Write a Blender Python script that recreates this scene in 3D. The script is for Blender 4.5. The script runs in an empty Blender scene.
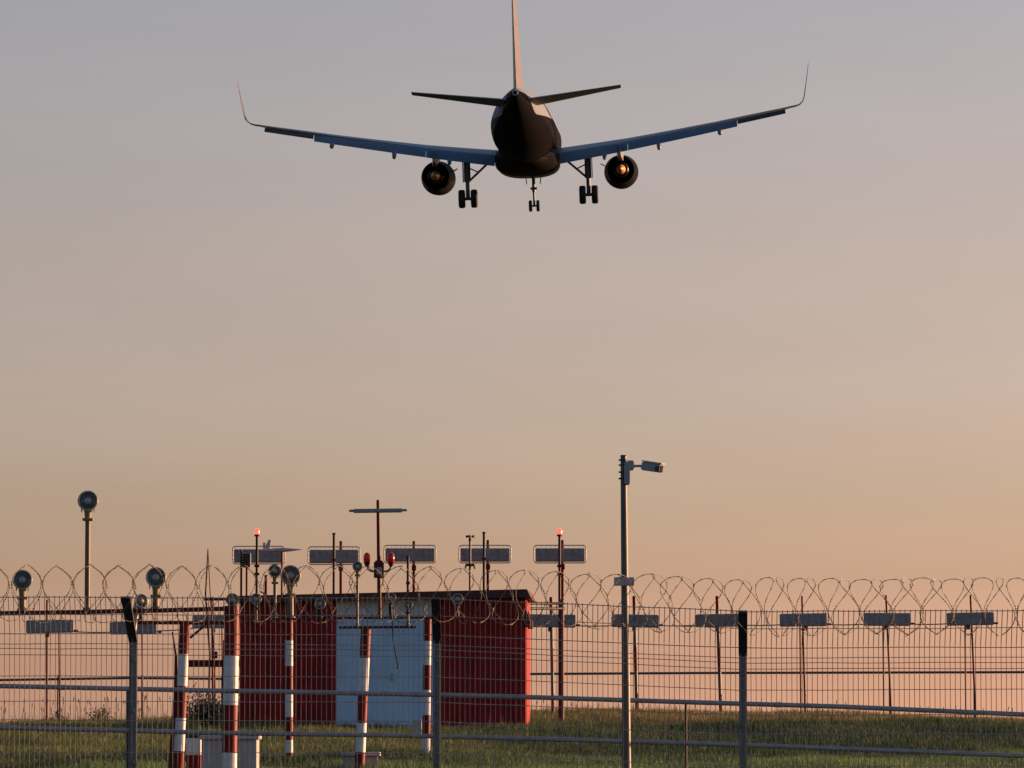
import bpy, math, random
import numpy as np
from mathutils import Vector, Matrix, Euler
random.seed(7); rng = np.random.default_rng(7)
R = math.radians
sc = bpy.context.scene
col = sc.collection

# ------------------------------------------------------------------ camera
F_PX = 4600.0
CAM = Vector((0, 0, 1.7))
PITCH = math.atan(356 / F_PX)
cd = bpy.data.cameras.new("camera"); cam = bpy.data.objects.new("camera", cd); col.objects.link(cam)
cd.sensor_fit = 'HORIZONTAL'; cd.sensor_width = 36.0; cd.lens = F_PX * 36 / 1024
cd.clip_start = 0.5; cd.clip_end = 30000
cam.location = CAM; cam.rotation_euler = (math.pi / 2 + PITCH, 0, 0)
sc.camera = cam

# ------------------------------------------------------------------ sky and sun
SUN_AZ, SUN_EL = 68.0, 5.0          # azimuth clockwise from the viewing direction
w = bpy.data.worlds.new("World"); sc.world = w; w.use_nodes = True
nt = w.node_tree; nt.nodes.clear()
out = nt.nodes.new('ShaderNodeOutputWorld'); bg = nt.nodes.new('ShaderNodeBackground')
sky = nt.nodes.new('ShaderNodeTexSky'); sky.sky_type = 'NISHITA'; sky.sun_disc = False
sky.sun_elevation = R(SUN_EL); sky.sun_rotation = R(SUN_AZ)
sky.air_density = 1.0; sky.dust_density = 1.6; sky.ozone_density = 2.0; sky.altitude = 0
bg.inputs[1].default_value = 0.15
sv = Vector((math.sin(R(SUN_AZ)) * math.cos(R(SUN_EL)), math.cos(R(SUN_AZ)) * math.cos(R(SUN_EL)), math.sin(R(SUN_EL))))
# dusty evening air: warm, brighter band low down on the sun's side, cool and dim opposite the sun
def wnode(t, **kw):
    n = nt.nodes.new(t)
    for k, v in kw.items(): setattr(n, k, v)
    return n
geo = wnode('ShaderNodeTexCoord'); sep = wnode('ShaderNodeSeparateXYZ'); nt.links.new(geo.outputs['Generated'], sep.inputs[0])
TINT = [(0.0, (3.0, 2.4, 4.3)), (.0054, (2.78, 2.24, 4.15)), (.0157, (1.9, 1.48, 2.68)), (.0358, (1.233, .927, 1.406)), (.0503, (1.14, .86, 1.15)), (.1043, (1.219, .81, .863)), (.158, (1.22, .834, .843)), (.40, (1.0, .95, 1.0))]
REAR = (.50, .55, .68); TS = 4.0; GLOW = 0.0
ramp = wnode('ShaderNodeValToRGB'); ramp.color_ramp.interpolation = 'LINEAR'
while len(ramp.color_ramp.elements) > 1: ramp.color_ramp.elements.remove(ramp.color_ramp.elements[0])
for i, (z_, c_) in enumerate(TINT):
    el = ramp.color_ramp.elements[0] if i == 0 else ramp.color_ramp.elements.new(z_)
    el.position = z_; el.color = (c_[0] / TS, c_[1] / TS, c_[2] / TS, 1)
nt.links.new(sep.outputs['Z'], ramp.inputs[0])
dot = wnode('ShaderNodeVectorMath', operation='DOT_PRODUCT'); nt.links.new(geo.outputs['Generated'], dot.inputs[0])
dot.inputs[1].default_value = (math.sin(R(SUN_AZ)), math.cos(R(SUN_AZ)), 0)
side = wnode('ShaderNodeMapRange', interpolation_type='SMOOTHSTEP'); nt.links.new(dot.outputs['Value'], side.inputs[0])
side.inputs[1].default_value = -.35; side.inputs[2].default_value = .2
mixt = wnode('ShaderNodeMix', data_type='RGBA'); nt.links.new(side.outputs[0], mixt.inputs[0])
mixt.inputs[6].default_value = (REAR[0] / TS, REAR[1] / TS, REAR[2] / TS, 1); nt.links.new(ramp.outputs[0], mixt.inputs[7])
glow = wnode('ShaderNodeMath', operation='MULTIPLY_ADD'); nt.links.new(dot.outputs['Value'], glow.inputs[0]); glow.inputs[1].default_value = GLOW * TS; glow.inputs[2].default_value = TS
gmax = wnode('ShaderNodeMath', operation='MAXIMUM'); nt.links.new(glow.outputs[0], gmax.inputs[0]); gmax.inputs[1].default_value = .55 * TS
m1 = wnode('ShaderNodeVectorMath', operation='MULTIPLY'); nt.links.new(sky.outputs[0], m1.inputs[0]); nt.links.new(mixt.outputs[2], m1.inputs[1])
hmap = wnode('ShaderNodeMapping'); nt.links.new(geo.outputs['Generated'], hmap.inputs[0]); hmap.inputs['Scale'].default_value = (1, 1, 4.5); hmap.inputs['Rotation'].default_value = (0, R(6), 0)
hn = wnode('ShaderNodeTexNoise'); hn.inputs['Scale'].default_value = 9; hn.inputs['Detail'].default_value = 5; nt.links.new(hmap.outputs[0], hn.inputs['Vector'])
hr_ = wnode('ShaderNodeMapRange'); hr_.inputs[1].default_value = .3; hr_.inputs[2].default_value = .7; hr_.inputs[3].default_value = .97; hr_.inputs[4].default_value = 1.03; nt.links.new(hn.outputs['Fac'], hr_.inputs[0])
gm2 = wnode('ShaderNodeMath', operation='MULTIPLY'); nt.links.new(gmax.outputs[0], gm2.inputs[0]); nt.links.new(hr_.outputs[0], gm2.inputs[1]); gmax = gm2
m2 = wnode('ShaderNodeVectorMath', operation='SCALE'); nt.links.new(m1.outputs[0], m2.inputs[0]); nt.links.new(gmax.outputs[0], m2.inputs['Scale'])
nt.links.new(m2.outputs[0], bg.inputs[0])
nt.links.new(bg.outputs[0], out.inputs[0])
sd = bpy.data.lights.new("sun", 'SUN'); sun = bpy.data.objects.new("sun", sd); col.objects.link(sun)
sd.energy = 4.4; sd.angle = R(0.5); sd.color = (1.0, 0.58, 0.30)
sun.rotation_euler = (-sv).to_track_quat('-Z', 'Y').to_euler(); sun.location = sv * 100
vs = sc.view_settings; vs.view_transform = 'Standard'; vs.look = 'None'; vs.gamma = 1; vs.use_curve_mapping = False
vs.exposure = 0.8

# ------------------------------------------------------------------ helpers
def at(px, py, Y):
    fx, fy = (px - 512) / F_PX, (384 - py) / F_PX
    c, s = math.cos(PITCH), math.sin(PITCH)
    d = Vector((fx, c - fy * s, s + fy * c))
    return CAM + d * (Y / d.y)
def mpp(Y): return Y / F_PX         # metres covered by one picture element at distance Y

class MB:
    def __init__(s): s.v = []; s.f = []; s.sm = []; s.mi = []
    def add(s, vs, fs, smooth=False, mi=0):
        o = len(s.v); s.v += [tuple(v) for v in vs]
        for f in fs: s.f.append(tuple(o + i for i in f)); s.sm.append(smooth); s.mi.append(mi)
        return s
    def box(s, c, size, rot=None, mi=0, bev=0.0):
        hx, hy, hz = size[0] / 2, size[1] / 2, size[2] / 2
        if bev > 0:
            b = min(bev, hx * .9, hy * .9, hz * .9); pts = []; 
            rings = [(hx - b, hy - b, -hz), (hx, hy, -hz + b), (hx, hy, hz - b), (hx - b, hy - b, hz)]
            for (ax, ay, z) in rings:
                pts += [(-ax, -ay, z), (ax, -ay, z), (ax, ay, z), (-ax, ay, z)]
            fs = [(3, 2, 1, 0), (12, 13, 14, 15)]
            for k in range(3):
                for i in range(4):
                    j = (i + 1) % 4; fs.append((k * 4 + i, k * 4 + j, k * 4 + 4 + j, k * 4 + 4 + i))
        else:
            pts = [(x, y, z) for z in (-hz, hz) for (x, y) in ((-hx, -hy), (hx, -hy), (hx, hy), (-hx, hy))]
            fs = [(3, 2, 1, 0), (4, 5, 6, 7), (0, 1, 5, 4), (1, 2, 6, 5), (2, 3, 7, 6), (3, 0, 4, 7)]
        m = rot.to_matrix() if rot is not None else Matrix.Identity(3)
        c = Vector(c)
        return s.add([m @ Vector(p) + c for p in pts], fs, False, mi)
    def tube(s, pts, r, n=10, caps=True, smooth=True, mi=0):
        pts = [Vector(p) for p in pts]; N = len(pts)
        rs = r if isinstance(r, (list, tuple)) else [r] * N
        t0 = (pts[1] - pts[0]).normalized()
        u = t0.orthogonal().normalized(); ring = []
        if abs(t0.z) > .9: u = (Vector((1, 0, 0)) - t0 * t0.x).normalized()
        for i in range(N):
            t = (pts[min(i + 1, N - 1)] - pts[max(i - 1, 0)]).normalized()
            u = (u - t * u.dot(t)).normalized(); v = t.cross(u)
            for k in range(n):
                a = 2 * math.pi * (k + .5) / n
                ring.append(pts[i] + (u * math.cos(a) + v * math.sin(a)) * rs[i])
        fs = [(i * n + k, i * n + (k + 1) % n, (i + 1) * n + (k + 1) % n, (i + 1) * n + k) for i in range(N - 1) for k in range(n)]
        s.add(ring, fs, smooth, mi)
        if caps:
            s.add(ring[:n], [tuple(range(n))[::-1]], False, mi); s.add(ring[-n:], [tuple(range(n))], False, mi)
        return s
    def lathe(s, prof, origin, axis, n=24, smooth=True, mi=0):
        """prof: list of (distance along axis, radius)"""
        origin = Vector(origin); ax = Vector(axis).normalized()
        u = ax.orthogonal().normalized(); v = ax.cross(u); ring = []
        for (d, r) in prof:
            for k in range(n):
                a = 2 * math.pi * k / n
                ring.append(origin + ax * d + (u * math.cos(a) + v * math.sin(a)) * max(r, 1e-4))
        fs = [(i * n + k, i * n + (k + 1) % n, (i + 1) * n + (k + 1) % n, (i + 1) * n + k) for i in range(len(prof) - 1) for k in range(n)]
        return s.add(ring, fs, smooth, mi)
    def loft(s, rings, smooth=True, caps=True, mi=0):
        n = len(rings[0]); pts = [p for r in rings for p in r]
        fs = [(i * n + k, i * n + (k + 1) % n, (i + 1) * n + (k + 1) % n, (i + 1) * n + k) for i in range(len(rings) - 1) for k in range(n)]
        s.add(pts, fs, smooth, mi)
        if caps:
            s.add(pts[:n], [tuple(range(n))[::-1]], False, mi); s.add(pts[-n:], [tuple(range(n))], False, mi)
        return s
    def build(s, name, mats, parent=None, origin=None):
        me = bpy.data.meshes.new(name)
        vs_ = s.v
        if origin is not None:
            ox, oy, oz = origin; vs_ = [(x - ox, y - oy, z - oz) for x, y, z in s.v]
        me.from_pydata(vs_, [], s.f)
        if not isinstance(mats, (list, tuple)): mats = [mats]
        for m in mats: me.materials.append(m)
        me.polygons.foreach_set('use_smooth', s.sm); me.polygons.foreach_set('material_index', s.mi)
        import bmesh
        bm = bmesh.new(); bm.from_mesh(me); bmesh.ops.recalc_face_normals(bm, faces=bm.faces); bm.to_mesh(me); bm.free()
        me.update()
        o = bpy.data.objects.new(name, me); col.objects.link(o)
        if origin is not None: o.location = origin
        if parent is not None: o.parent = parent
        return o
def tag(o, label=None, cat=None, group=None, kind=None):
    if label: o['label'] = label
    if cat: o['category'] = cat
    if group: o['group'] = group
    if kind: o['kind'] = kind
    return o
def empty(name, loc, label, cat, group=None):
    o = bpy.data.objects.new(name, None); col.objects.link(o); o.location = loc
    o.empty_display_size = 0.2
    return tag(o, label, cat, group)
def mat(name, rgb, rough=.6, metal=0.0, var=.12, scale=6.0, spec=.5, bump=0.0, emit=None, estr=0, coat=0.0):
    m = bpy.data.materials.new(name); m.use_nodes = True; t = m.node_tree; b = t.nodes['Principled BSDF']
    b.inputs['Roughness'].default_value = rough; b.inputs['Metallic'].default_value = metal
    b.inputs['Specular IOR Level'].default_value = spec
    if coat: b.inputs['Coat Weight'].default_value = coat; b.inputs['Coat Roughness'].default_value = .08
    tc = t.nodes.new('ShaderNodeTexCoord'); nz = t.nodes.new('ShaderNodeTexNoise')
    nz.inputs['Scale'].default_value = scale; nz.inputs['Detail'].default_value = 6
    t.links.new(tc.outputs['Object'], nz.inputs['Vector'])
    mp = t.nodes.new('ShaderNodeMapRange'); mp.inputs[1].default_value = .3; mp.inputs[2].default_value = .7
    mp.inputs[3].default_value = 1 - var; mp.inputs[4].default_value = 1 + var
    t.links.new(nz.outputs['Fac'], mp.inputs[0])
    mx = t.nodes.new('ShaderNodeMix'); mx.data_type = 'RGBA'; mx.blend_type = 'MULTIPLY'; mx.inputs[0].default_value = 1
    mx.inputs[6].default_value = (*rgb, 1)
    cb = t.nodes.new('ShaderNodeCombineColor')
    for i in range(3): t.links.new(mp.outputs[0], cb.inputs[i])
    t.links.new(cb.outputs[0], mx.inputs[7]); t.links.new(mx.outputs[2], b.inputs['Base Color'])
    if bump:
        bp = t.nodes.new('ShaderNodeBump'); bp.inputs['Strength'].default_value = bump; bp.inputs['Distance'].default_value = .02
        t.links.new(nz.outputs['Fac'], bp.inputs['Height']); t.links.new(bp.outputs[0], b.inputs['Normal'])
    if emit: b.inputs['Emission Color'].default_value = (*emit, 1); b.inputs['Emission Strength'].default_value = estr
    return m
M = dict(
    galv=mat('galvanised_steel', (.32, .33, .34), .45, .35, .2, 9),
    wire=mat('galvanised_wire', (.40, .33, .30), .55, 0, .2, 20),
    postm=mat('fence_post_steel', (.16, .172, .18), .5, .3, .2, 8),
    black=mat('black_bracket', (.015, .015, .017), .6),
    razor=mat('razor_tape', (.15, .11, .09), .5, .3, .25, 20),
    red=mat('signal_red_paint', (.19, .007, .0045), .5, 0, .28, 7, spec=.2),
    dred=mat('dark_red_steel', (.13, .014, .011), .55, 0, .25, 5, spec=.25),
    white=mat('white_paint', (.70, .69, .70), .5, 0, .16, 9, spec=.3),
    hutred=mat('red_sheet_steel', (.33, .012, .011), .5, 0, .25, 2.5, spec=.2),
    hutblue=mat('pale_blue_door_paint', (.46, .66, .84), .5, 0, .1, 2.0),
    hutwhite=mat('off_white_sheet', (.66, .69, .74), .5, 0, .12, 3),
    roof=mat('dark_brown_roof', (.085, .02, .015), .6, 0, .25, 3),
    concrete=mat('concrete', (.42, .40, .40), .85, 0, .25, 8, bump=.4),
    cabinet=mat('grey_cabinet', (.40, .38, .39), .6, 0, .15, 5),
    panel=mat('antenna_panel_grey', (.30, .28, .275), .5, 0, .25, 14),
    frame=mat('light_grey_frame', (.46, .45, .44), .5, .2, .1, 8),
    lampstem=mat('dark_lamp_stem', (.15, .105, .075), .55, .2, .2, 6),
    pole=mat('grey_pole', (.095, .09, .088), .5, .2, .2, 6),
    ochre=mat('ochre_bracket', (.28, .18, .07), .6, 0, .2, 8),
    housing=mat('lamp_housing', (.13, .105, .08), .45, .3, .2, 10),
    rim=mat('lamp_rim', (.42, .36, .27), .4, .4, .15, 10),
    lens=mat('lamp_glass', (.10, .085, .07), .22, 0, .5, 18, spec=.5),
    bulb=mat('lamp_reflector', (.40, .38, .35), .35, .4, .1, 10),
    camw=mat('camera_housing', (.30, .32, .36), .45, 0, .1, 8),
    glassd=mat('dark_glass', (.006, .006, .008), .15),
    redglass=mat('red_beacon_glass', (.34, .006, .005), .15, 0, .1, 8, emit=(1, .03, .02), estr=.03),
    redlit=mat('lit_red_beacon_glass', (.8, .10, .06), .2, 0, .1, 8, emit=(1, .16, .09), estr=.75),
    fusetop=None,
    navy=mat('navy_gloss_paint', (.016, .0145, .016), .34, 0, .2, 1.5, spec=0.0, coat=.045),
    wing=mat('wing_grey', (.16, .18, .21), .4, .1, .12, 1.2),
    flap=mat('flap_blue_grey', (.11, .165, .235), .5, .1, .10, 1.2),
    wshade=mat('aileron_shaded_grey', (.022, .022, .02), .55, 0, .15, 1.5),  # shade of the aileron's underside put into its base colour
    tailp=mat('tailplane_grey', (.06, .055, .05), .45, .1, .15, 1.2),
    fin=mat('fin_paint', (.14, .105, .11), .4, 0, .08, .8),
    wlet=mat('winglet_paint', (.08, .05, .055), .5, 0, .1, 2, spec=.25),
    nozzle=mat('nozzle_metal', (.10, .09, .08), .35, .8, .2, 3),
    plug=mat('exhaust_plug_metal', (.60, .31, .16), .45, .3, .15, 3),
    tyre=mat('tyre_rubber', (.012, .011, .011), .75),
    gear=mat('landing_gear_metal', (.12, .11, .11), .45, .3, .2, 5),
    leaf=mat('bush_leaf', (.045, .055, .02), .7, 0, .4, 5),
    stemm=mat('dry_stem', (.10, .075, .04), .8, 0, .3, 6),
)
# fuselage: silver grey above, dark navy belly that climbs over the tail cone
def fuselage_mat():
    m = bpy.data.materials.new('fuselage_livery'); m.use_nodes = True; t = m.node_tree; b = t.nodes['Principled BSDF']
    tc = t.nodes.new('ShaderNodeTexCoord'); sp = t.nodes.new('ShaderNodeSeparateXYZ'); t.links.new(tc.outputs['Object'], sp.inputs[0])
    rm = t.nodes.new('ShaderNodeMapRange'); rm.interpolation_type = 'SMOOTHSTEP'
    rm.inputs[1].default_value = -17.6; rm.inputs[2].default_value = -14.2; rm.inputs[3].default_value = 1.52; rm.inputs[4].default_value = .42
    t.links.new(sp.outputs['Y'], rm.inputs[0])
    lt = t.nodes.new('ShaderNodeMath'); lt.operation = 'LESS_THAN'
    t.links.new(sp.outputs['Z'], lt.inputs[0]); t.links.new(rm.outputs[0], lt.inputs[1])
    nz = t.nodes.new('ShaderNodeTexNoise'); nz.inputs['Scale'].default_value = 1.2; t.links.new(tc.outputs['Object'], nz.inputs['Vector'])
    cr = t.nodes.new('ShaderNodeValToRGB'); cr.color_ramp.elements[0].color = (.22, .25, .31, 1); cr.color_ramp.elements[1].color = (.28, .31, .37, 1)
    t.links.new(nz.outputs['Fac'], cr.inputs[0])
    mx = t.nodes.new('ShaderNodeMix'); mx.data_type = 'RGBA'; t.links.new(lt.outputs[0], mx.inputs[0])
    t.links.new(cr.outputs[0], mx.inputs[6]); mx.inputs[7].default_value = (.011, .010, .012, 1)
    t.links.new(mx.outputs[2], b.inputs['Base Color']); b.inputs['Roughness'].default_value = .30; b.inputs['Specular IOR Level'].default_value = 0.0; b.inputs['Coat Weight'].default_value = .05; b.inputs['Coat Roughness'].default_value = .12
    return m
M['fusetop'] = fuselage_mat()

# ------------------------------------------------------------------ terrain
KY = np.array([-300, 0, 30, 45, 57, 75, 84, 94, 104, 112, 125, 200, 9000.])
def ridge(x): return np.clip(2.36 - .0021 * (x - 1.5) ** 2, 1.7, 3)
def ground_z(x, y):
    x = np.asarray(x, float); y = np.asarray(y, float); r = ridge(x)
    base = np.interp(y, KY[:8], [0, 0, .2, .60, 1.02, 1.40, 1.62, 1.98])
    s = np.clip((y - 94) / 18, 0, 1); s = s * s * (3 - 2 * s)
    z = base * (1 - s) + r * s
    z = np.where(y > 115, r - np.clip((y - 115) * .004, 0, .5), z)
    z = z - np.clip(np.abs(x) - 6, 0, 30) * .012 * np.clip(1 - np.abs(y - 70) / 35, 0, 1)
    n = .03 * np.sin(x * 1.3 + y * .21) + .025 * np.sin(x * .6 - y * .5 + 1.3) + .02 * np.sin(x * 2.7 + y * 1.1)
    return z + n * np.clip(y / 40, 0, 1)
def gz(x, y): return float(ground_z(x, y))
xs = np.unique(np.concatenate([np.linspace(-40, 40, 161), np.geomspace(41, 6000, 22), -np.geomspace(41, 6000, 22)]))
ys = np.unique(np.concatenate([np.linspace(0, 130, 261), -np.geomspace(2, 1500, 14), np.geomspace(132, 12000, 26)]))
X, Yg = np.meshgrid(xs, ys); Z = ground_z(X, Yg)
nx, ny = len(xs), len(ys)
me = bpy.data.meshes.new('ground')
idx = np.arange(nx * ny).reshape(ny, nx)
quads = np.stack([idx[:-1, :-1], idx[:-1, 1:], idx[1:, 1:], idx[1:, :-1]], -1).reshape(-1, 4)
me.from_pydata(np.stack([X, Yg, Z], -1).reshape(-1, 3).tolist(), [], quads.tolist())
me.polygons.foreach_set('use_smooth', [True] * len(me.polygons))
gm = bpy.data.materials.new('grass_ground'); gm.use_nodes = True; t = gm.node_tree; b = t.nodes['Principled BSDF']
tc = t.nodes.new('ShaderNodeTexCoord'); nz = t.nodes.new('ShaderNodeTexNoise'); nz.inputs['Scale'].default_value = .5; nz.inputs['Detail'].default_value = 10
t.links.new(tc.outputs['Object'], nz.inputs['Vector']); cr = t.nodes.new('ShaderNodeValToRGB')
cr.color_ramp.elements[0].position = .35; cr.color_ramp.elements[0].color = (.022, .03, .010, 1)
cr.color_ramp.elements[1].position = .68; cr.color_ramp.elements[1].color = (.055, .052, .020, 1)
t.links.new(nz.outputs['Fac'], cr.inputs[0]); t.links.new(cr.outputs[0], b.inputs['Base Color']); b.inputs['Roughness'].default_value = .95
me.materials.append(gm)
go = bpy.data.objects.new('ground', me); col.objects.link(go); tag(go, kind='structure')

# grass: uncountable blades as one object
def grass_mesh(name, n, yr, xr, h0, h1, wd, colfn, lean=.5, clump=0.0, wmul=None):
    y = rng.uniform(yr[0], yr[1], n); halfw = y * 512 / F_PX + 1.2
    x = rng.uniform(-1, 1, n) * halfw if xr is None else rng.uniform(xr[0], xr[1], n)
    if clump:
        k = np.sin(x * 3.1 + 1.7 * np.sin(y * 1.3)) * np.sin(y * 2.3 + 1.1 * np.sin(x * 1.9)) + .5 * np.sin(x * .9 + y * .37)
        keep = rng.uniform(-1.2, 1.2, n) < k + clump; x, y = x[keep], y[keep]; n = len(x)
    z = ground_z(x, y) - .01
    h = rng.uniform(h0, h1, n) * (1 + .35 * np.sin(x * 1.1 + .7 * np.sin(y)) * np.sin(y * .8))
    a = rng.uniform(0, 2 * np.pi, n); l = rng.uniform(.1, lean, n) * h; b_ = rng.uniform(0, 2 * np.pi, n)
    wv = wd * rng.uniform(.6, 1.4, n)
    dx, dy = np.cos(a) * wv / 2, np.sin(a) * wv / 2
    lx, ly = np.cos(b_) * l, np.sin(b_) * l
    P = np.empty((n, 5, 3))
    P[:, 0] = np.stack([x - dx, y - dy, z], -1); P[:, 1] = np.stack([x + dx, y + dy, z], -1)
    P[:, 2] = np.stack([x + dx * .7 + lx * .35, y + dy * .7 + ly * .35, z + h * .6], -1)
    P[:, 3] = np.stack([x - dx * .7 + lx * .35, y - dy * .7 + ly * .35, z + h * .6], -1)
    P[:, 4] = np.stack([x + lx, y + ly, z + h], -1)
    me = bpy.data.meshes.new(name); me.vertices.add(n * 5); me.vertices.foreach_set('co', P.reshape(-1))
    base = (np.arange(n) * 5)[:, None]
    loops = np.concatenate([base + np.array([0, 1, 2, 3]), base + np.array([3, 2, 4])], 1).reshape(-1)
    me.loops.add(len(loops)); me.loops.foreach_set('vertex_index', loops.astype(np.int32))
    starts = (np.arange(n) * 7)[:, None] + np.array([0, 4]); tot = np.tile([4, 3], n)
    me.polygons.add(2 * n); me.polygons.foreach_set('loop_start', starts.reshape(-1).astype(np.int32)); me.polygons.foreach_set('loop_total', tot.astype(np.int32))
    c = colfn(x, y); c = c * rng.uniform(.7, 1.35, (n, 1))
    ca = me.color_attributes.new('tint', 'FLOAT_COLOR', 'POINT')
    cc = np.concatenate([np.repeat(c, 5, 0), np.ones((n * 5, 1))], 1)
    ca.data.foreach_set('color', cc.reshape(-1)); me.update(calc_edges=True)
    m = bpy.data.materials.new(name + '_blade'); m.use_nodes = True; t = m.node_tree; b = t.nodes['Principled BSDF']
    at_ = t.nodes.new('ShaderNodeAttribute'); at_.attribute_name = 'tint'; t.links.new(at_.outputs['Color'], b.inputs['Base Color'])
    b.inputs['Roughness'].default_value = .65; b.inputs['Specular IOR Level'].default_value = .25
    tr = t.nodes.new('ShaderNodeBsdfTranslucent'); t.links.new(at_.outputs['Color'], tr.inputs['Color'])
    ms = t.nodes.new('ShaderNodeMixShader'); ms.inputs[0].default_value = .3
    o = t.nodes['Material Output']; t.links.new(b.outputs[0], ms.inputs[1]); t.links.new(tr.outputs[0], ms.inputs[2]); t.links.new(ms.outputs[0], o.inputs['Surface'])
    me.materials.append(m)
    ob = bpy.data.objects.new(name, me); col.objects.link(ob); tag(ob, kind='stuff'); return ob
LIT_STRAW = np.array([.23, .18, .064]); SHADE_GREEN = np.array([.036, .068, .022]); LIT_GREEN = np.array([.140, .215, .070]); OLIVE = np.array([.140, .165, .052])  # blade colours with sunlit strips and the bank's shade painted in
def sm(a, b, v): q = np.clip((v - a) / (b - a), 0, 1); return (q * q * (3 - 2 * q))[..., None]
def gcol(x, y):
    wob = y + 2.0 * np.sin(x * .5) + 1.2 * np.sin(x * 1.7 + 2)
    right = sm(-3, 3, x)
    fore = LIT_GREEN
    mid = OLIVE * (1 - right) + SHADE_GREEN * right
    band = SHADE_GREEN * (1 - right) * .8 + SHADE_GREEN * right
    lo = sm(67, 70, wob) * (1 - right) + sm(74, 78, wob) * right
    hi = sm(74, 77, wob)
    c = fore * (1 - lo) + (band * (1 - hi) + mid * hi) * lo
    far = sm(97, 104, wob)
    return c * (1 - far) + (OLIVE * (1 - right) * .75 + LIT_STRAW * right + LIT_STRAW * .25 * (1 - right)) * far
tag(grass_mesh('grass', 280000, (46, 122), None, .05, .13, .012, gcol, .8), 'short grass bank, crest painted sunlit straw and olive, dark green shade painted below', 'grass')
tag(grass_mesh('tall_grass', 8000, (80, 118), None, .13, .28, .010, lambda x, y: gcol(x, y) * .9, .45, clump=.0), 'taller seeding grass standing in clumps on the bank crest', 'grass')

# ------------------------------------------------------------------ equipment hut
HY = 94.0
hp = lambda px, py, Y=HY: at(px, py, Y)
hl, hr = hp(243, 700).x, hp(527, 700).x
hz0, hz1 = hp(400, 726).z, hp(400, 597).z
dl, dr = hp(337, 700).x, hp(440, 700).x
hut = empty('equipment_hut', ((hl + hr) / 2, HY + 1.2, hz0), 'red corrugated equipment hut with pale blue door and dark flat roof', 'hut')
inv = lambda: Matrix.Translation(-hut.location)
def child(mb, name, m, root):
    return mb.build(name, m, root).__class__ and None
def part(mb, name, m, root, sub=None):
    """build in world coordinates, then hang under root"""
    o = mb.build(name, m)
    p = sub if sub is not None else root
    o.parent = p
    T = root.location
    off = Vector(T) if sub is None else Vector(T)
    me = o.data
    n = len(me.vertices); co = np.empty(n * 3); me.vertices.foreach_get('co', co); co = co.reshape(-1, 3) - np.array(off); me.vertices.foreach_set('co', co.reshape(-1)); me.update()
    return o
def corr(mb, x0, x1, y, z0, z1, per=.16, dep=.034):
    n = max(2, int(round((x1 - x0) / per))); p = (x1 - x0) / n; pr = []
    for i in range(n):
        a = x0 + i * p
        pr += [(a, y), (a + p * .46, y), (a + p * .62, y - dep), (a + p * .84, y - dep)]
    pr.append((x1, y))
    v = [(a, b_, z0) for a, b_ in pr] + [(a, b_, z1) for a, b_ in pr]; N = len(pr)
    mb.add(v, [(i, i + 1, N + i + 1, N + i) for i in range(N - 1)])
mb = MB(); corr(mb, hl, dl, HY, hz0, hz1); corr(mb, dr, hr, HY, hz0, hz1)
for xa in (hl, hr):
    mb.box((xa, HY + 1.2, (hz0 + hz1) / 2), (.05, 2.44, hz1 - hz0))
mb.box(((hl + hr) / 2, HY + 2.4, (hz0 + hz1) / 2), (hr - hl - .06, .04, hz1 - hz0))
for xa in (dl, dr):
    mb.box((xa, HY - .005, (hz0 + hz1) / 2), (.05, .06, hz1 - hz0))
part(mb, 'wall', M['hutred'], hut)
zh = hp(400, 617).z
mb = MB(); mb.box(((dl + dr) / 2, HY + .01, (hz0 + zh) / 2), (dr - dl - .05, .04, zh - hz0 - .01), bev=.006)
for k in (.5,): mb.box((dl + (dr - dl) * k, HY - .012, (hz0 + zh) / 2), (.012, .01, zh - hz0 - .06))
dob = part(mb, 'door', M['hutblue'], hut)
mb = MB(); mb.box((dl + (dr - dl) * .56, HY - .05, hz0 + 1.0), (.03, .05, .16), bev=.006); part(mb, 'handle', M['galv'], hut, dob)
mb = MB(); mb.box(((dl + dr) / 2, HY + .012, (hz1 + zh) / 2), (dr - dl - .05, .045, hz1 - zh - .01), bev=.006)
part(mb, 'header_panel', M['hutwhite'], hut)
# roof: tilted slab with sloping right verge
zt = hp(400, 592.5).z
rl, rr = hp(238, 600).x, hp(530, 600).x
mb = MB()
def rz(x): return zt + (x - rl) / (rr - rl) * .13 - .075
y0, y1 = HY - .32, HY + 2.75
v = []
for yy in (y0, y1):
    v += [(rl, yy, rz(rl)), (rr, yy, rz(rr)), (rr + .09, yy, rz(rr) - .19), (rr + .05, yy, rz(rr) - .20), (rr - .03, yy, rz(rr) - .17), (rl, yy, rz(rl) - .13)]
mb.add(v, [(0, 1, 2, 3, 4, 5), (11, 10, 9, 8, 7, 6), (0, 6, 7, 1), (1, 7, 8, 2), (2, 8, 9, 3), (3, 9, 10, 4), (4, 10, 11, 5), (5, 11, 6, 0)])
roof = part(mb, 'roof', M['roof'], hut)
mb = MB(); mb.box((hp(222, 600).x, HY + .2, rz(rl) - .05), (.70, .08, .06)); part(mb, 'roof_beam', M['roof'], hut)
for yy in (HY - .1, HY + 1.2):
    mb = MB(); mb.add([(hr + .03, yy, hz1 - .62), (hr + .12, yy, hz1 - .62), (hr + .12, yy, hz1 - .48), (hr + .03, yy, hz1 - .25),
            (hr + .03, yy + .3, hz1 - .62), (hr + .12, yy + .3, hz1 - .62), (hr + .12, yy + .3, hz1 - .48), (hr + .03, yy + .3, hz1 - .25)],
           [(0, 1, 2, 3), (7, 6, 5, 4), (0, 4, 5, 1), (1, 5, 6, 2), (2, 6, 7, 3), (3, 7, 4, 0)])
    part(mb, 'eave_bracket', M['dred'], hut)
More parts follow.
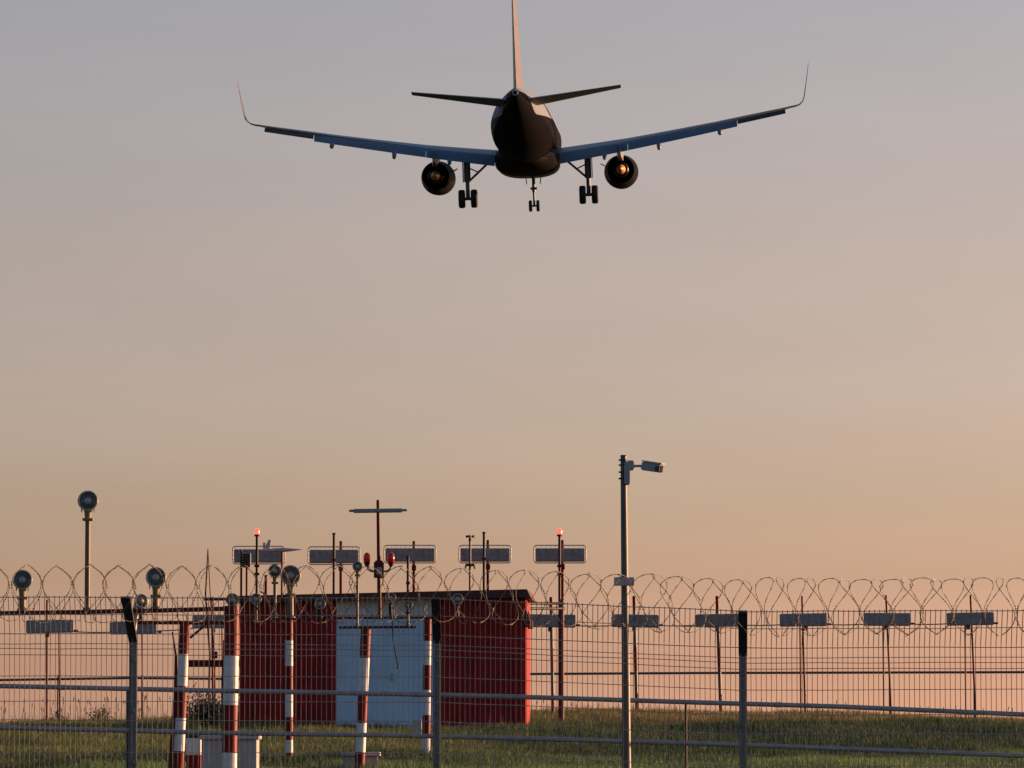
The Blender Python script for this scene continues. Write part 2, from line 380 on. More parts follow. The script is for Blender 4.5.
mb = MB(); mb.box(((hl + hr) / 2, HY + 1.2, hz0 - .25), (hr - hl + .12, 2.6, .5)); part(mb, 'foundation', M['concrete'], hut)

hut.rotation_euler.z = -R(2.4)

# ------------------------------------------------------------------ localizer antenna rows behind the hut
def banded(mb, p0, p1, r, ys_pix=None, n=10, fr=None, first=0):
    """tube from p0 (top) to p1 (bottom), alternating the two paints at the fractions fr"""
    p0, p1 = Vector(p0), Vector(p1); fr = [0] + list(fr) + [1]
    for i in range(len(fr) - 1):
        mb.tube([p0.lerp(p1, fr[i]), p0.lerp(p1, fr[i + 1])], r, n, True, True, (first + i) % 2)
AY = 110.0
low = [(50, 626.5, 47, 600, 47, 59, 'far left end, above the tall weeds'),
       (133.5, 628, 136, 604, 136, 142, 'behind the leaning fence post at left'),
       (216, 622, 212, 597, 213, 222, 'half hidden by the thick post'),
       (552, 621, 551, 597, 553, 0, 'just right of the hut wall'),
       (635, 621, 634, 596, 637, 0, 'crossed by the camera pole'),
       (719, 620.5, 717, 596, 721, 0, 'left of the right hand fence post'),
       (803, 620, 802, 596, 805.5, 800, 'first one right of the right hand fence post'),
       (887, 619.5, 886, 595, 891.5, 883, 'second one right of the right hand fence post'),
       (970, 619, 970.5, 595, 976, 965, 'far right end')]
for (px, py, tx, ty, bx, bx2, where) in low:
    c = at(px, py, AY); zb = gz(c.x, AY) - .1
    e = empty('antenna_panel', (c.x, AY, zb), 'low grey antenna panel on red stakes, ' + where, 'antenna', 'low row of antenna panels behind the fence')
    tl_ = Euler((random.uniform(-.12, .12), random.uniform(-.02, .02), random.uniform(-.06, .06))); mb = MB(); mb.box(c + Vector((0, -.06, 0)), (47 * mpp(AY), .07, 13 * mpp(AY)), rot=tl_, bev=.025)
    for k in range(7):
        mb.box(c + Vector((0, -.06, 0)) + tl_.to_matrix() @ Vector(((k - 3) * 6.6 * mpp(AY), -.04, 0)), (.012, .012, 12 * mpp(AY)), rot=tl_)
    part(mb, 'panel', M['panel'], e)
    mb = MB(); mb.box(c + Vector((random.uniform(-.08, .08), .03, -.20)), (.10, .10, .10), bev=.01); part(mb, 'bracket', M['dred'], e)
    mb = MB(); mb.box(c + Vector((.62, 0, -.10)), (.10, .05, .05), bev=.01); part(mb, 'cable_gland', M['dred'], e)
    mb = MB(); t0 = at(tx, ty, AY); b0 = at(bx, 720, AY); b0.z = zb
    banded(mb, t0, b0, .042 if bx2 == 0 else .026, fr=[.12, .42, .62, .8], first=0); part(mb, 'pole', [M['red'], M['pole'] if bx2 == 0 else M['dred']], e)
    if bx2:
        mb = MB(); t1 = at(bx2, py + 5, AY + .6); b1 = at(bx2 + 1, 720, AY + .6); b1.z = zb
        mb.tube([c + Vector((0, 0, -.12)), t1, b1], .020, 8); part(mb, 'brace', M['dred'], e)
mb = MB(); pts = []
for i in range(len(low) - 1):
    a, b_ = low[i], low[i + 1]
    for k in range(6):
        q = k / 6; pts.append(at(a[0] + (b_[0] - a[0]) * q, a[1] + (b_[1] - a[1]) * q + 3 + 2.2 * math.sin(math.pi * q), AY + .05))
pts.append(at(low[-1][0], low[-1][1] + 4, AY + .05))
tag(mb.tube(pts, .014, 6).build('feeder_cable', M['pole']), 'thin cable strung between the low antenna panels', 'cable')
mb = MB(); ptsr = [at(px, py, 112.5) for px, py in ((-60, 681), (130, 678), (240, 679), (400, 677), (530, 674), (700, 673), (1090, 672))]
rail = empty('pipe_rail', (ptsr[0].x, 112.5, gz(ptsr[0].x, 112.5)), 'long thin grey pipe rail behind the hut, level above the crest', 'rail')
part(mb.tube(ptsr, .032, 8), 'rail', M['pole'], rail)
for px in (-35, 58, 142, 222, 300, 384, 468, 553, 637, 720.5, 804.5, 890, 974, 1058):
    p = at(px, 675, 112.5); mb = MB(); mb.tube([p, (p.x, p.y, gz(p.x, p.y) - .1)], .02, 8); part(mb, 'post', M['dred'], rail)

UY = 103.0
ups = [(258.5, 555, 266, 575, 'behind wind vane and beacon pole, leftmost'), (334, 555.5, 341, 541, 'left of the red twin beacons'),
       (410, 554, 414, 541, 'right of the red twin beacons'), (485, 554, 488, 540, 'behind the anemometer'), (560, 554, 562.5, 540, 'rightmost, over the end of the hut')]
for (px, py, tx, ty, where) in ups:
    c = at(px, py, UY); zb = gz(c.x, UY) - .1; s = mpp(UY)
    e = empty('antenna_panel', (c.x, UY, zb), 'framed grey antenna panel above the hut, ' + where, 'antenna', 'upper row of framed antenna panels')
    mb = MB(); mb.box(c + Vector((0, 0, -1.0 * s)), (49 * s, .07, 13.5 * s), bev=.02)
    for k in range(-3, 4): mb.box(c + Vector((k * 6.8 * s, -.04, -1.0 * s)), (.012, .012, 12.5 * s))
    part(mb, 'panel', M['panel'], e)
    mb = MB(); hw, hh, rr_ = 26 * s, 8.8 * s, 3 * s; pts = []
    for (cx, cz, a0) in ((hw - rr_, hh - rr_, 0), (-hw + rr_, hh - rr_, 90), (-hw + rr_, -hh + rr_, 180), (hw - rr_, -hh + rr_, 270)):
        for k in range(5):
            a = R(a0 + 90 * k / 4); pts.append(c + Vector((cx + rr_ * math.cos(a), .07, cz + rr_ * math.sin(a))))
    pts.append(pts[0]); mb.tube(pts, .014, 6)
    for k in range(-5, 6): mb.tube([c + Vector((k * 4.6 * s, .07, hh)), c + Vector((k * 4.6 * s, .07, -hh))], .005, 4)
    for k in (-1, 0, 1): mb.tube([c + Vector((-hw, .07, k * hh * .5)), c + Vector((hw, .07, k * hh * .5))], .005, 4)
    part(mb, 'frame', M['frame'], e)
    mb = MB(); p0 = at(tx, ty, UY + .12); mb.tube([p0, (p0.x, p0.y, zb)], .036, 10); part(mb, 'pole', M['dred'], e)
    mb = MB(); mb.tube([p0 + Vector((0, -.01, -24 * s)), p0 + Vector((-.06, -.03, -18 * s)), p0 + Vector((-.13, -.03, -16.5 * s))], .016, 6)
    mb.box((p0.x, p0.y - .04, p0.z - 27 * s), (.10, .08, .12)); part(mb, 'bracket', M['dred'], e)

# ------------------------------------------------------------------ slender poles round the hut
def pole_thing(name, px, ytop, ybot, Y, rpx, label, cat, m='pole', group=None):
    p0 = at(px, ytop, Y); z0 = at(px, ybot, Y).z if ybot else gz(p0.x, Y) - .1
    e = empty(name, (p0.x, Y, z0), label, cat, group)
    mb = MB(); mb.tube([(p0.x, Y, z0), p0], rpx * mpp(Y), 10); part(mb, 'pole', M[m], e); return e, p0
# beacon poles
for (px, yt, Y, lab) in ((257, 536, 97.5, 'black pole with a lit red beacon before the far left framed panel'), (559.5, 536, 101, 'tall dark red pole with a lit red beacon right of the hut')):
    e, p0 = pole_thing('beacon_pole', px, yt, None, Y, 1.4, lab, 'beacon', 'black' if px < 300 else 'dred', 'poles topped by a red beacon'); s = mpp(Y)
    mb = MB(); mb.lathe([(0, 1.8 * s), (.3 * s, 2.6 * s), (2 * s, 2.6 * s), (2.1 * s, 2 * s), (2.1 * s, 0)], p0 - Vector((0, 0, .5 * s)), (0, 0, 1), 16); part(mb, 'base', M['dred'], e)
    mb = MB(); mb.lathe([(0, 2.3 * s), (3 * s, 2.6 * s), (4.8 * s, 2.2 * s), (5.8 * s, 1.2 * s), (6.1 * s, 0)], p0 + Vector((0, 0, 1.6 * s)), (0, 0, 1), 16); part(mb, 'beacon_glass', M['redlit'], e)
    for dz in (30, 38): mb = MB(); mb.box(p0 + Vector((0, 0, -dz * s)), (5 * s, 5 * s, 2.5 * s), bev=.01); part(mb, 'clamp', M['dred'], e)
for (px, yt, Y, lab) in ((334, 534, 97.8, 'plain black pole crossing the framed panel left of the twin beacons'),
                     (408, 557, 97.8, 'short plain black pole right of the twin beacons'),
                     (484, 533, 97.8, 'tall plain black pole beside the anemometer')):
    e, p0 = pole_thing('lightning_rod', px, yt, None, Y, 1.4, lab, 'pole', 'black', 'plain black poles behind the hut')
    s = mpp(Y); mb = MB(); mb.lathe([(0, 1.4 * s), (.2 * s, 1.9 * s), (1.6 * s, 1.9 * s), (1.9 * s, 0)], p0 - Vector((0, 0, .6 * s)), (0, 0, 1), 12); part(mb, 'cap', M['black'], e)
    mb = MB(); mb.box((p0.x, p0.y, p0.z - 26 * s), (4 * s, 4 * s, 3 * s), bev=.01); part(mb, 'clamp', M['dred'], e)
# anemometer
Y = 97.6; e, p0 = pole_thing('anemometer', 470, 541, None, Y, 1.2, 'thin mast with a small spinning cup anemometer', 'anemometer', 'pole'); s = mpp(Y)
mb = MB(); mb.lathe([(0, 1.6 * s), (3 * s, 1.2 * s), (3.6 * s, .6 * s), (6 * s, .5 * s), (6.1 * s, 0)], p0, (0, 0, 1), 10); part(mb, 'hub', M['black'], e)
for k, a in enumerate((20, 140, 260)):
    d = Vector((math.cos(R(a)), math.sin(R(a)), 0)); tp = p0 + Vector((0, 0, 4.6 * s)); q = tp + d * 3.6 * s
    mb = MB(); mb.tube([tp, q], .008, 6); nrm = Vector((-d.y, d.x, 0))
    mb.lathe([(-1.4 * s, .1 * s), (-1 * s, 1.0 * s), (0, 1.4 * s), (.02, 1.35 * s), (-.9 * s, .8 * s)], q, nrm, 10); part(mb, 'cup', M['black'], e)
mb = MB(); mb.box((p0.x, p0.y, p0.z - 24 * s), (9 * s, 3 * s, 2.5 * s), bev=.01); mb.tube([p0 + Vector((-4 * s, 0, -24 * s)), p0 + Vector((-4.8 * s, 0, -28 * s))], .02, 6); mb.tube([p0 + Vector((4 * s, 0, -24 * s)), p0 + Vector((4.8 * s, 0, -28 * s))], .02, 6)
part(mb, 'sensor_arm', M['black'], e)
# wind vane (nose to the right, tail fin up) on its own thin pole
Y = 99.5; e, p0 = pole_thing('wind_vane', 282, 552, None, Y, 1.1, 'wind vane with pale upright fin and long pointed nose', 'wind vane', 'dred'); s = mpp(Y)
mb = MB(); mb.lathe([(-24 * s, .3 * s), (-14 * s, 1.2 * s), (-8 * s, 2.0 * s), (0, 2.2 * s), (6 * s, 1.8 * s), (20 * s, .25 * s)], p0 + Vector((0, 0, 2 * s)), (1, 0, 0.02), 12); part(mb, 'body', M['frame'], e)
mb = MB(); b0 = p0 + Vector((-16 * s, 0, 3 * s))
mb.add([b0 + Vector((dx * s, dy, dz * s)) for dy in (-.012, .012) for dx, dz in ((-2, 0), (3.5, 0), (4.8, 9), (2.6, 9.5))], [(3, 2, 1, 0), (4, 5, 6, 7), (0, 1, 5, 4), (1, 2, 6, 5), (2, 3, 7, 6), (3, 0, 4, 7)])
mb.box(b0 + Vector((-1.8 * s, -.03, 3.2 * s)), (2.4 * s, .05, 6 * s)); part(mb, 'fin', M['frame'], e)
# instrument box on two stakes
Y = 99.0; p = at(246.5, 560, Y); s = mpp(Y); zb = gz(p.x, Y) - .1
e = empty('instrument_box', (p.x, Y, zb), 'dark louvred instrument box on two thin red stakes left of the beacon', 'instrument box')
mb = MB(); mb.box(p, (8.5 * s, .2, 15 * s), bev=.02)
part(mb, 'box', M['panel'], e)
mb = MB()
for k in range(5): mb.box(p + Vector((0, -.11, (k - 2) * 2.6 * s)), (7.6 * s, .05, .9 * s), rot=Euler((.5, 0, 0)))
part(mb, 'louvre', M['black'], e)
for dx, top in ((-5.5, 10), (0, 3)):
    mb = MB(); mb.tube([p + Vector((dx * s, .12, top * s)), (p.x + dx * s, Y + .12, zb)], .026, 8); part(mb, 'stake', M['dred'], e)
# slim red mast left of the hut with cross bar
Y = 101.0; s = mpp(Y); top = at(208, 549, Y); zb = gz(top.x, Y) - .1
e = empty('slim_mast', (top.x, Y, zb), 'slim dark red twin leg mast left of the hut with heavy cross bar', 'mast')
for q in ((205.5, 595, .3, 210, 208, .8), (210.8, 605, -.1, 214.5, 215.5, .6)):
    mb = MB(); m_ = at(q[0], q[1], Y + q[2]); m2_ = at(q[3], 655, Y + q[2]); bt = at(q[4], 720, Y + q[2]); bt.z = zb; k_ = q[5]; mb.tube([top, m_, m2_, bt], [.016 * k_, .024 * k_, .034 * k_, .036 * k_], 8); part(mb, 'leg', M['dred'], e)
mb = MB(); c = at(216, 663.5, Y); mb.box(c, (58 * s, .12, 7 * s), bev=.01); part(mb, 'cross_bar', M['dred'], e)
mb = MB(); c2 = at(215, 655, Y - .1); mb.box(c2, (5 * s, .12, 7 * s), bev=.01); part(mb, 'clamp', M['dred'], e)
mb = MB(); a = at(190, 638, Y); b_ = at(209, 622, Y); mb.tube([a, b_], .03, 8); part(mb, 'stay', M['dred'], e)
mb = MB(); a = at(224, 640, Y); bb = a.copy(); bb.z = zb; mb.tube([a, bb], .024, 8); part(mb, 'side_post', M['dred'], e)

# short cross rails beside the hut end
Y = 100.0; e0 = at(562, 605, Y)
e = empty('cross_rail', (e0.x, Y, gz(e0.x, Y) - .1), 'pair of short dark cross rails joining the hut end to a pole', 'rail')
for py in (603.5, 608.5):
    mb = MB(); mb.tube([at(528, py, Y - 1.0), at(564, py, Y)], .03, 8); part(mb, 'bar', M['black'], e)
mb = MB(); mb.tube([e0 + Vector((0, 0, .1)), (e0.x, Y, gz(e0.x, Y) - .1)], .045, 8); part(mb, 'post', M['dred'], e)

# ------------------------------------------------------------------ approach lighting frames
def gantry(label, Y, beam, posts, rbeam):
    bx = [at(px, py, Y) for px, py in beam]
    c = bx[0].lerp(bx[-1], .5); e = empty('lighting_frame', (c.x, Y, gz(c.x, Y)), label, 'lighting frame', 'red and white approach light frames')
    mb = MB()
    for i in range(len(bx) - 1):
        d = bx[i + 1] - bx[i]; mb.box((bx[i] + bx[i + 1]) / 2, (d.length, 2 * rbeam, 2 * rbeam), rot=Euler((0, -math.atan2(d.z, d.x), 0)), bev=.006)
    part(mb, 'beam', M['dred'], e)
    for (xt, yt, xb, bands, rp, first) in posts:
        p0 = at(xt, yt, Y); yb = 768 if bands[-1] < 768 else bands[-1]
        slope = (xb - xt) / (bands[-1] - yt); mb = MB(); prev = yt; k = first
        zg = gz(p0.x, Y) - .05; pend = p0
        edges = list(bands)
        for bnd in edges:
            a = at(xt + slope * (prev - yt), prev, Y); b2 = at(xt + slope * (bnd - yt), bnd, Y)
            mb.tube([a, b2], rp * mpp(Y), 28, True, True, k % 2); k += 1; prev = bnd; pend = b2
        if pend.z > zg: mb.tube([pend, (pend.x, pend.y, zg)], rp * mpp(Y), 28, True, True, k % 2)
        part(mb, 'post', [M['red'], M['white']], e)
    # gusset clamps where posts meet the beam
    for (xt, yt, *_r) in posts:
        p0 = at(xt, yt + 3, Y); mb = MB(); mb.box(p0, (rbeam * 3.2, rbeam * 3.4, rbeam * 3.0), bev=.01); part(mb, 'clamp', M['dred'], e)
    return e
GA, GB, GC, GD = 57.0, 64.0, 69.0, 77.0
gantry('nearest approach light frame with the thickest striped post', GA, [(-90, 614.5), (60, 612.5), (160, 610.5), (236, 608.5)],
       [(232, 606, 229, [656, 705, 753, 790], 7.5, 0), (-70, 612, -73, [660, 710, 760, 800], 8.5, 0)], .028)
gantry('leaning striped post frame just left of the thickest post', GB, [(138, 622.5), (262, 623)],
       [(185, 622, 178, [654, 686, 718, 751, 775], 5.3, 0)], .026)
gantry('striped post frame in front of the pale blue door', GC, [(339, 627.5), (416, 627)],
       [(366, 628, 359.5, [658, 692, 723, 752, 770], 5.1, 0)], .020)
gantry('thin two post striped frame nearest the hut', GD, [(268, 618.5), (356, 618), (464, 617.5)],
       [(289, 620, 289, [640.5, 666, 694, 717, 740, 753], 4.0, 0), (427.5, 617, 426, [641, 665, 690, 715, 735, 757], 4.0, 0)], .018)
mb = MB(); mb.tube([at(172.5, 632, GB + .1), at(176, 655, GB + .05), at(175.5, 700, GB), at(172, 740, GB), at(170, 772, GB)], [.012, .02, .03, .03, .03], 8); tag(mb.build('conduit', M['dred']), 'thin dark conduit running up beside the leaning striped post', 'conduit')
GY = dict(A=GA, B=GB, C=GC, D=GD)
def lamp(px, py, d, ybase, Y, label, yaw=0, tall=False, stem='lampstem', face=True, bracket='ochre'):
    s = mpp(Y); c = at(px, py, Y); zb = at(px, ybase, Y).z; r = d / 2 * s
    e = empty('approach_lamp', (c.x, Y, zb), label, 'lamp', 'approach lamps on the frames')
    fw = Vector((math.sin(yaw), -math.cos(yaw), .10)).normalized()
    mb = MB(); mb.lathe([(-1.25 * r, .02 * r), (-1.2 * r, .35 * r), (-.8 * r, .68 * r), (-.3 * r, .92 * r), (0, r), (.12 * r, r)], c, fw, 28); part(mb, 'housing', M['housing'], e)
    mb = MB(); mb.lathe([(.10 * r, 1.02 * r), (.22 * r, 1.02 * r), (.24 * r, .95 * r), (.20 * r, .84 * r), (.10 * r, .82 * r)], c, fw, 28); part(mb, 'rim', M['rim'], e)
    mb = MB(); mb.lathe([(.10 * r, .84 * r), (.18 * r, .6 * r), (.23 * r, .3 * r), (.25 * r, .0)], c, fw, 28); le = part(mb, 'lens', M['lens'], e)
    mb = MB(); mb.lathe([(.24 * r, .34 * r), (.29 * r, .22 * r), (.31 * r, 0)], c, fw, 16); part(mb, 'bulb_shield', M['bulb'], e, le)
    hb = min(1.1 * r, .5 * (c.z - r - zb) + .2 * r)
    zt_ = c.z - .92 * r; zm = zt_ - hb
    mb = MB(); mb.lathe([(0, .30 * r), (hb * .8, .36 * r), (hb, .42 * r)], (c.x, Y, zm), (0, 0, 1), 12); mb.box((c.x, Y, zm + .02), (1.05 * r, .7 * r, .035), bev=.008)
    mb.box((c.x - .62 * r, Y, zt_ + .1 * r), (.10 * r, .3 * r, .6 * r)); mb.box((c.x + .62 * r, Y, zt_ + .1 * r), (.10 * r, .3 * r, .6 * r))
    part(mb, 'bracket', M[bracket], e)
    if zm - zb > .03:
        mb = MB(); rs = (.26 if tall else .32) * r; mb.tube([(c.x, Y, zb), (c.x, Y, zm)], [rs * 1.08, rs], 12); mb.lathe([(0, 1.7 * rs), (.03, 1.7 * rs), (.032, rs)], (c.x, Y, zb), (0, 0, 1), 12); part(mb, 'stem', M[stem], e)
    return e
lamp(22.5, 580, 19.5, 611, GA, 'large round lamp on a short dark stem at far left')
lamp(88, 501, 20, 610, GA, 'large round lamp on the tallest pole at left', tall=True)
lamp(156, 577.5, 20, 609, GA, 'large round lamp on a short stem near the leaning fence post')
lamp(232.5, 600, 13, 607, GA, 'low grey lamp sitting on the thickest striped post', bracket='housing')
lamp(141, 601, 14, 621, GB, 'lamp turned sideways behind the leaning fence post', yaw=.45, bracket='frame')
lamp(290.5, 575.5, 20, 618, GD, 'large round lamp just left of the roof centre over the red wall')
le_ = bpy.data.objects['approach_lamp.004']; mb = MB(); mb.tube([at(139, 604, GB + .12), at(136.5, 609, GB + .12), at(135, 618, GB + .1), at(133.5, 640, GB + .08)], [5 * mpp(GB), 4.2 * mpp(GB), 3.2 * mpp(GB), 1.5 * mpp(GB)], 10); part(mb, 'conduit_elbow', M['rim'], le_)
lamp(275, 571, 13, 618, GD - .3, 'smaller round lamp on a thin pole next to the large one over the hut', tall=True)
lamp(357.5, 566.5, 10, 627, GC, 'small dark lamp on an orange lit pole left of the twin beacons', tall=True)
lamp(390.5, 598, 11, 617.5, GD, 'small pale ringed lamp on a black stem in front of the white header', stem='black', bracket='black')
lamp(408, 605, 9, 626.5, GC, 'small stubby lamp at the right end of the door beam', bracket='dred')
lamp(320, 604, 11, 618, GD, 'small pale lamp in front of the red wall left of the door', bracket='black', stem='black')
lamp(256, 599, 11, 622.6, GB + .0, 'small pale lamp under the left end of the roof', bracket='black', stem='black')
for_extra = at(256, 623, GB)
mb = MB(); p = at(457.5, 599, GD); s = mpp(GD)
lamp(457.5, 599, 11, 617.5, GD, 'small pale ringed lamp before the right red wall', bracket='black', stem='black')
# twin red beacon mast on the thin frame
Y = GD - .15; s = mpp(Y); p0 = at(378, 500, Y); z0 = at(378, 618, Y).z
e = empty('twin_beacon_mast', (p0.x, Y, z0), 'cross shaped mast with two red beacons on curved arms', 'mast')
mb = MB(); mb.tube([(p0.x + 1.8 * s, Y, z0), (p0.x, Y, p0.z)], [2.2 * s, 1.7 * s], 12); part(mb, 'pole', M['dred'], e)
mb = MB(); c = at(378, 510.5, Y); mb.box(c, (58 * s, .05, 2.4 * s), rot=Euler((0, -.012, 0)), bev=.008); mb.box(c + Vector((0, -.03, -.3 * s)), (49 * s, .09, 4.0 * s), rot=Euler((0, -.012, 0)), bev=.012); part(mb, 'cross_bar', M['panel'], e)
mb = MB(); c = at(379, 570, Y); mb.box(c + Vector((0, -.05, 0)), (10 * s, .14, 16 * s), bev=.012); mb.box(c + Vector((0, -.05, 8.6 * s)), (7 * s, .10, 1.6 * s)); bx = part(mb, 'junction_box', M['dred'], e)
mb = MB(); mb.box(c + Vector((.01, -.13, -1 * s)), (5 * s, .02, 7 * s)); part(mb, 'plate', M['cabinet'], e, bx)
for sx in (-1, 1):
    mb = MB(); q = at(379 + sx * 12, 564, Y)
    mb.tube([at(379 + sx * 5, 571.5, Y), at(379 + sx * 8.5, 571, Y), at(379 + sx * 11, 569, Y), q], 1.0 * s, 8); part(mb, 'arm', M['pole'], e)
    mb = MB(); mb.lathe([(-3 * s, 1 * s), (-1 * s, 2.4 * s), (1.5 * s, 3.2 * s), (2 * s, 3.4 * s)], q, (0, 0, 1), 16); part(mb, 'beacon_base', M['dred'], e)
    mb = MB(); mb.lathe([(0, 3.1 * s), (3 * s, 3.6 * s), (6.5 * s, 3.5 * s), (8.6 * s, 2.4 * s), (9.6 * s, .9 * s), (9.8 * s, 0)], q + Vector((0, 0, 1.8 * s)), (0, 0, 1), 18); part(mb, 'beacon_glass', M['redglass'], e)
# hanging cable
mb = MB(); pts = [at(x, y, GD - .25) for x, y in ((391, 605), (392, 620), (393, 640), (395.5, 655), (398, 667))]
mb.tube(pts, .010, 6); mb.lathe([(0, .02), (.03, .022), (.05, 0)], pts[-1] - Vector((0, 0, .03)), (0, 0, 1), 8)
tag(mb.build('loose_cable', M['black']), 'loose black cable dangling in front of the pale blue door', 'cable')

# cabinets and concrete footings
Y = 59.5; s = mpp(Y); tl = at(200, 735, Y); tr = at(258, 735, Y); zb = gz((tl.x + tr.x) / 2, Y) - .1
e = empty('control_cabinet', ((tl.x + tr.x) / 2, Y + .35, zb), 'grey concrete cabinet behind the thickest striped post', 'cabinet')
mb = MB(); mb.box(((tl.x + tr.x) / 2, Y + .35, (tl.z - .06 + zb) / 2), (tr.x - tl.x - .04, .66, tl.z - .06 - zb), bev=.01); part(mb, 'body', M['cabinet'], e)
mb = MB(); mb.box(((tl.x + tr.x) / 2, Y + .35, tl.z - .03), (tr.x - tl.x + .02, .74, .06), bev=.012); part(mb, 'lid', M['concrete'], e)
Y = 61; tl = at(186, 738, Y); tr = at(200.5, 738, Y); zb = gz(tl.x, Y) - .1
e = empty('marker_box', ((tl.x + tr.x) / 2, Y, zb), 'small white over red painted box beside the grey cabinet', 'marker box')
cx = (tl.x + tr.x) / 2; wd = tr.x - tl.x; zmid = at(190, 755, Y).z
mb = MB(); mb.box((cx, Y + .1, (tl.z + zmid) / 2), (wd, .2, tl.z - zmid), bev=.006); part(mb, 'upper_band', M['white'], e)
mb = MB(); mb.box((cx, Y + .1, (zmid - .002 + zb) / 2), (wd - .004, .196, zmid - .004 - zb)); part(mb, 'lower_band', M['red'], e)
mb = MB(); mb.box((cx, Y + .1, tl.z + .02), (wd + .015, .22, .036), bev=.008); part(mb, 'cap', M['black'], e)
Y = GC + .25; tl = at(340, 752, Y); tr = at(380, 752, Y); zb = gz(tl.x, Y) - .3
e = empty('concrete_footing', ((tl.x + tr.x) / 2, Y + .2, zb), 'grey concrete footing under the striped post before the door', 'footing')
mb = MB(); mb.box(((tl.x + tr.x) / 2, Y + .2, tl.z - .03), (tr.x - tl.x, .5, .06), bev=.01); part(mb, 'slab', M['concrete'], e)
mb = MB(); mb.box(((tl.x + tr.x) / 2, Y + .22, (tl.z - .062 + zb) / 2), (tr.x - tl.x - .08, .4, tl.z - .062 - zb)); part(mb, 'plinth', M['cabinet'], e)
p = at(417, 726, 88)
tag(MB().box((p.x, 88, p.z - .05), (9 * mpp(88), .3, .36), bev=.02).build('junction_pedestal', M['cabinet']), 'low grey pedestal box in the grass at the foot of the door', 'pedestal')

# ------------------------------------------------------------------ security camera pole
Y = 46.2; s = mpp(Y); p0 = at(623.5, 456, Y); pb = at(626.5, 768, Y); zg = gz(pb.x, Y) - .1
e = empty('camera_pole', (pb.x, Y, zg), 'tall grey steel pole carrying a security camera, right of centre', 'camera pole')
mb = MB(); d = (pb - p0); pz = Vector((pb.x + .01, Y, zg)); mb.tube([pz, p0], [4.9 * s, 3.1 * s], 20); part(mb, 'pole', M['pole'], e)
mb = MB(); mb.lathe([(0, 3.2 * s), (.6 * s, 3.2 * s), (1 * s, 2.4 * s), (1 * s, 0)], p0, (0, 0, 1), 20); part(mb, 'cap', M['black'], e)
mb = MB(); c = at(627, 473.5, Y - .03); mb.box(c, (5.5 * s, .10, 23 * s), bev=.012); part(mb, 'junction_box', M['camw'], e)
mb = MB()
for py in (460.5, 465.5, 472.5, 479):
    q = at(623.7, py, Y); mb.lathe([(0, 3.2 * s), (0, 4.0 * s), (.9 * s, 4.0 * s), (.9 * s, 3.2 * s)], q, (0, 0, 1), 16); mb.box(q + Vector((-4.0 * s, 0, .4 * s)), (2.2 * s, .03, 1.6 * s))
part(mb, 'clamp', M['black'], e)
c0 = at(630.5, 465.5, Y - .04); c1 = at(643, 466, Y - .04)
mb = MB(); mb.box(c0, (6.5 * s, .09, 10 * s), bev=.012); mb.lathe([(0, 2.5 * s), (2 * s, 1.4 * s)], at(633, 466, Y - .04), (1, 0, 0), 12); mb.tube([at(633, 466, Y - .04), c1 + Vector((.01, 0, 0))], 1.3 * s, 10); part(mb, 'arm', M['camw'], e)
mb = MB(); cc = at(652, 467.3, Y - .10); rot = Euler((0, R(9), R(-20)))
rm = rot.to_matrix(); mb.box(cc, (19.5 * s, .10, 8.5 * s), rot=rot, bev=.012); mb.box(cc + rm @ Vector((.8 * s, 0, 5 * s)), (21 * s, .12, 1.2 * s), rot=rot); hb = part(mb, 'security_camera', M['camw'], e)
mb = MB(); mb.box(cc + rm @ Vector((7.2 * s, -.052, -.8 * s)), (4.2 * s, .012, 5.2 * s), rot=rot); mb.box(cc + rm @ Vector((9.85 * s, 0, -.4 * s)), (.01, .08, 6.6 * s), rot=rot); part(mb, 'lens', M['glassd'], e, hb)
mb = MB(); c = at(624, 581.5, Y - .06); mb.box(c, (20 * s, .03, 8.5 * s), bev=.006)
for sx in (-1, 1): mb.box(c + Vector((sx * 4.2 * s, .03, 0)), (.015, .06, 8 * s))
part(mb, 'plate', M['cabinet'], e)

# ------------------------------------------------------------------ twin guard rails behind the fence
RY = 47.6
up = [(-180, 682), (0, 686), (160, 689.5), (230, 691), (400, 694), (540, 697.5), (700, 702.5), (840, 706.6), (1024, 714.5), (1200, 723)]
lo = [(-180, 723), (0, 727.5), (160, 731.5), (230, 733.2), (400, 735.5), (540, 739), (700, 743.7), (840, 748.8), (1024, 756), (1200, 764)]
q = at(512, 740, RY)
e = empty('guard_rail', (q.x, RY, gz(q.x, RY)), 'two long grey pipe rails running behind the wire mesh', 'guard rail')
for nm, pts, r in (('upper_rail', up, .025), ('lower_rail', lo, .024)):
    mb = MB(); mb.tube([at(x, y, RY) for x, y in pts], r, 14)
    for x in (60, 415, 775):
        y = np.interp(x, [p_[0] for p_ in pts], [p_[1] for p_ in pts]); a, b_ = at(x, y, RY), at(x + 6, y + .15, RY); mb.tube([a, b_], r * 1.12, 14)
    part(mb, nm, M['galv'], e)
for x in (-176, 128, 437, 686, 743, 1049):
    y = np.interp(x, [p_[0] for p_ in up], [p_[1] for p_ in up]); a = at(x, y, RY + .035); mb = MB(); mb.tube([a, (a.x, a.y, gz(a.x, a.y) - .1)], .011 if x == 686 else .02, 10); part(mb, 'support', M['black'], e)

